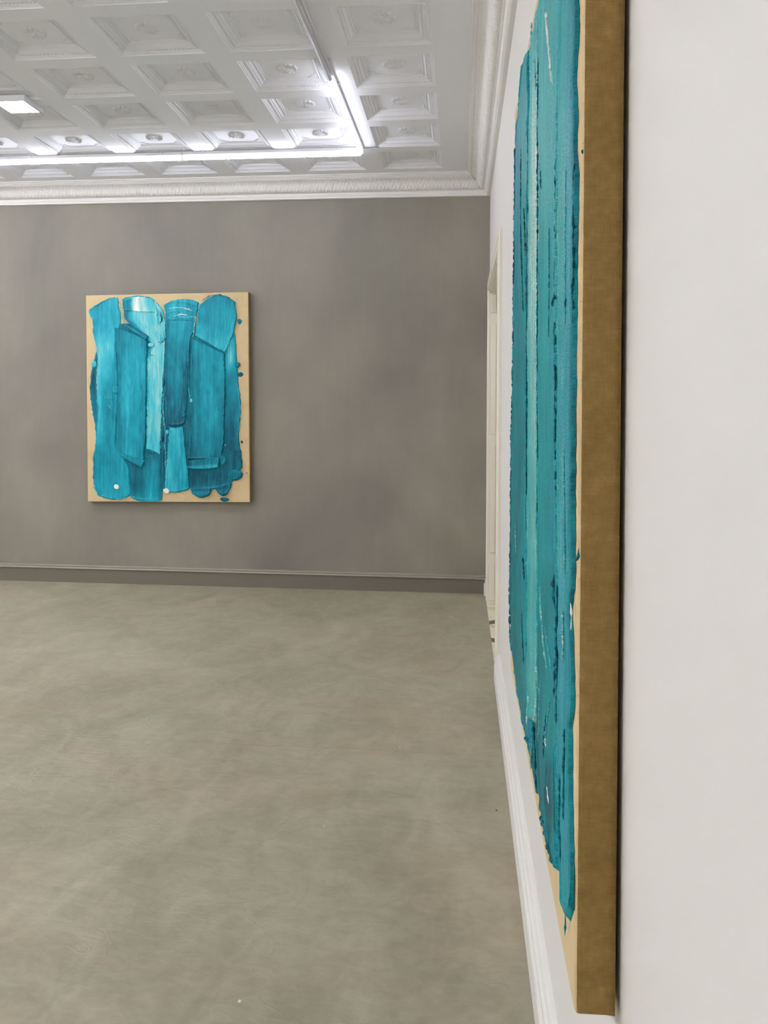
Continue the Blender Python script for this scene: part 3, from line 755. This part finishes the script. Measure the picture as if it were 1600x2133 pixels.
def paint_blob(parent, c, a, b, tone, lift, hgt, seed):
    n, k = 26, 8; q = np.arange(n)*2*math.pi/n
    out = 1+.16*noise1(np.cos(q)*1.3+np.sin(q)*1.1, seed)
    P = []; tv = []
    for i in range(k+1):
        r = 1-i/k; hh = hgt*(math.sqrt(max(0, 1-r**2.4))-.45*math.exp(-(r/.38)**2))+.4*noise1(q*1.5+i, seed+2)
        if i == 0: hh = np.full(n, -min(lift, 3))
        P.append(local(c[0]+a*r*out*np.cos(q), c[1]+b*r*out*np.sin(q), lift+hh*np.ones(n)))
        tv += list(tone+.10*noise1(q*1.3+i*.7, seed+4))
    mb = MB(); mb.grid(P, closed=True)
    e = k*n; mb.f.append(tuple(range(e, e+n))); mb.mi.append(0)
    o = mb.build('paint_blob', PMAT[0], parent, smooth=True)
    vs = np.array(mb.v); set_uv_tone(o.data, np.stack([vs[:, 0]+seed*.3, vs[:, 2]], -1), tv); return o


def painting(label, loc, rot, strokes, ridges, blobs, near, seed):
    PMAT[0] = M_paint_near if near else M_paint
    t = thing('painting', label, 'painting', loc, rot)
    W, H, r = CWM/2, CHM/2, .007
    # canvas: linen front, burlap sides wrapped round a soft edge
    mb = MB(); ringpts = []
    fr = [(0, CB)]+[(r*(1-math.cos(a)), 0) for a in ()]
    prof = [(0.0, -CB), (.0006, -.02), (0, -(CT-.010))]+[(r*(1-math.cos(a)), -(CT-r)-r*math.sin(a)) for a in np.linspace(0, math.pi/2, 7)]+[(.014, -CT)]
    cr = .003   # corner radius of the folded cloth
    loop = []
    nseg = 60
    for cx, cz, a0 in ((W, H, 0), (-W, H, 90), (-W, -H, 180), (W, -H, 270)):
        for a in np.radians(np.linspace(a0, a0+90, 5)): loop.append((cx, cz, math.cos(a), math.sin(a)))
    ring = []
    for ins, y in prof:
        row = []
        for cx, cz, ca, sa in loop:
            rr = max(cr-ins, .001)
            row.append(((abs(cx)-cr-max(0, ins-cr+.001))*np.sign(cx)+rr*ca, y, (abs(cz)-cr-max(0, ins-cr+.001))*np.sign(cz)+rr*sa))
        ring.append(row)
    n = len(loop)
    mb.grid(ring, 0, closed=True)
    for i in range((len(prof)-1)*n):
        if i//n >= 5: mb.mi[i] = 1
    e = (len(prof)-1)*n
    mb.f.append(tuple(range(e, e+n))); mb.mi.append(1)
    mb.f.append(tuple(range(n))[::-1]); mb.mi.append(0)
    cv = mb.build('canvas', [M_burlap, M_linen], t, smooth=False)
    uvl = cv.data.uv_layers.new(name='UVMap')
    for p in cv.data.polygons:
        nx, ny, nz = p.normal
        for li in p.loop_indices:
            x, y, z = cv.data.vertices[cv.data.loops[li].vertex_index].co
            if abs(nx) > .5: uvl.data[li].uv = (y, z)
            elif abs(nz) > .5: uvl.data[li].uv = (x, y)
            else: uvl.data[li].uv = (x, z)
        if len(p.vertices) == 4: p.use_smooth = True
    fix_normals(cv)
    m = MB(); q, d = .05, .045
    for x0, z0, x1, z1 in ((-W+q, -H+q, W-q, -H+q+d), (-W+q, H-q-d, W-q, H-q), (-W+q, -H+q+d, -W+q+d, H-q-d), (W-q-d, -H+q+d, W-q, H-q-d)):
        m = MB(); m.box(x0, -CB-.002, z0, x1, -.0005, z1); m.build('stretcher_bar', M_wood, t)
    for k, s in enumerate(strokes):
        big = abs(s[1][-1][1]-s[1][0][1]) > 250
        stroke(t, s, seed+k*11, (72 if near else 60) if big else 36, (420 if near else 170) if big else 48, build=1 if near else 1.7, jit=4.0)
    for k, (pts, tone, r_) in enumerate(ridges): paint_ridge(t, pts, tone, r_*.75, 10 if not near else 6, seed+300+k*7)
    for k, (c, a, b, tone) in enumerate(blobs):
        off = c[0] > 1335 and not near or near and c[0] > 1418
        paint_blob(t, c, a, b, tone, 0 if off else (12 if not near else 5), 3 if near else min(9, .16*(a+b)+1.5), seed+600+k*5)
    return t


painting('teal impasto painting on linen hanging on the grey back wall', (-2.706, D-.0, 1.597), (0, ROLLP, 0), FAR_STROKES, FAR_RIDGES, FAR_BLOBS, False, 11)
painting('large teal impasto painting close by on the white right wall, seen edge-on with burlap side', (0, 1.114+CWM/2, (2.479+.714)/2-.014), (0, .0105, -math.pi/2), NEAR_STROKES, NEAR_RIDGES, NEAR_BLOBS, True, 1011)

# ------------------------------------------------------------ crumbs on the floor
for k, (x, y, r, mt, lab) in enumerate(((-.494, 3.538, .0035, M_crumb, 'tiny white plaster crumb on the grey floor near the pour joint'),
                                       (-.084, 3.027, .0035, M_dark, 'tiny dark grit speck on the floor beside the white baseboard'),
                                       (-.72, 2.848, .0028, M_crumb, 'tiny white plaster crumb in the middle of the grey floor'),
                                       (-.79, 1.984, .0045, M_crumb, 'tiny white plaster chip at the bottom edge of the picture'))):
    m = MB(); n = 8; q = np.arange(n)*2*math.pi/n; P = []
    for i in range(4):
        a = i/3*math.pi/2*.97; rr = r*math.cos(a)*(1+.3*noise1(q*1.7, k+40))
        P.append(np.stack([rr*np.cos(q)*1.3, rr*np.sin(q), np.full(n, .8*r*math.sin(a))], 1))
    m.grid(P, closed=True); m.f.append(tuple(range(3*n, 4*n))); m.mi.append(0); m.f.append(tuple(range(n))[::-1]); m.mi.append(0)
    o = m.build('plaster_crumb' if mt is M_crumb else 'grit_speck', mt); o.location = (x, y, 0); o.rotation_euler = (0, 0, k*1.1)
    o['label'] = lab; o['category'] = 'debris'
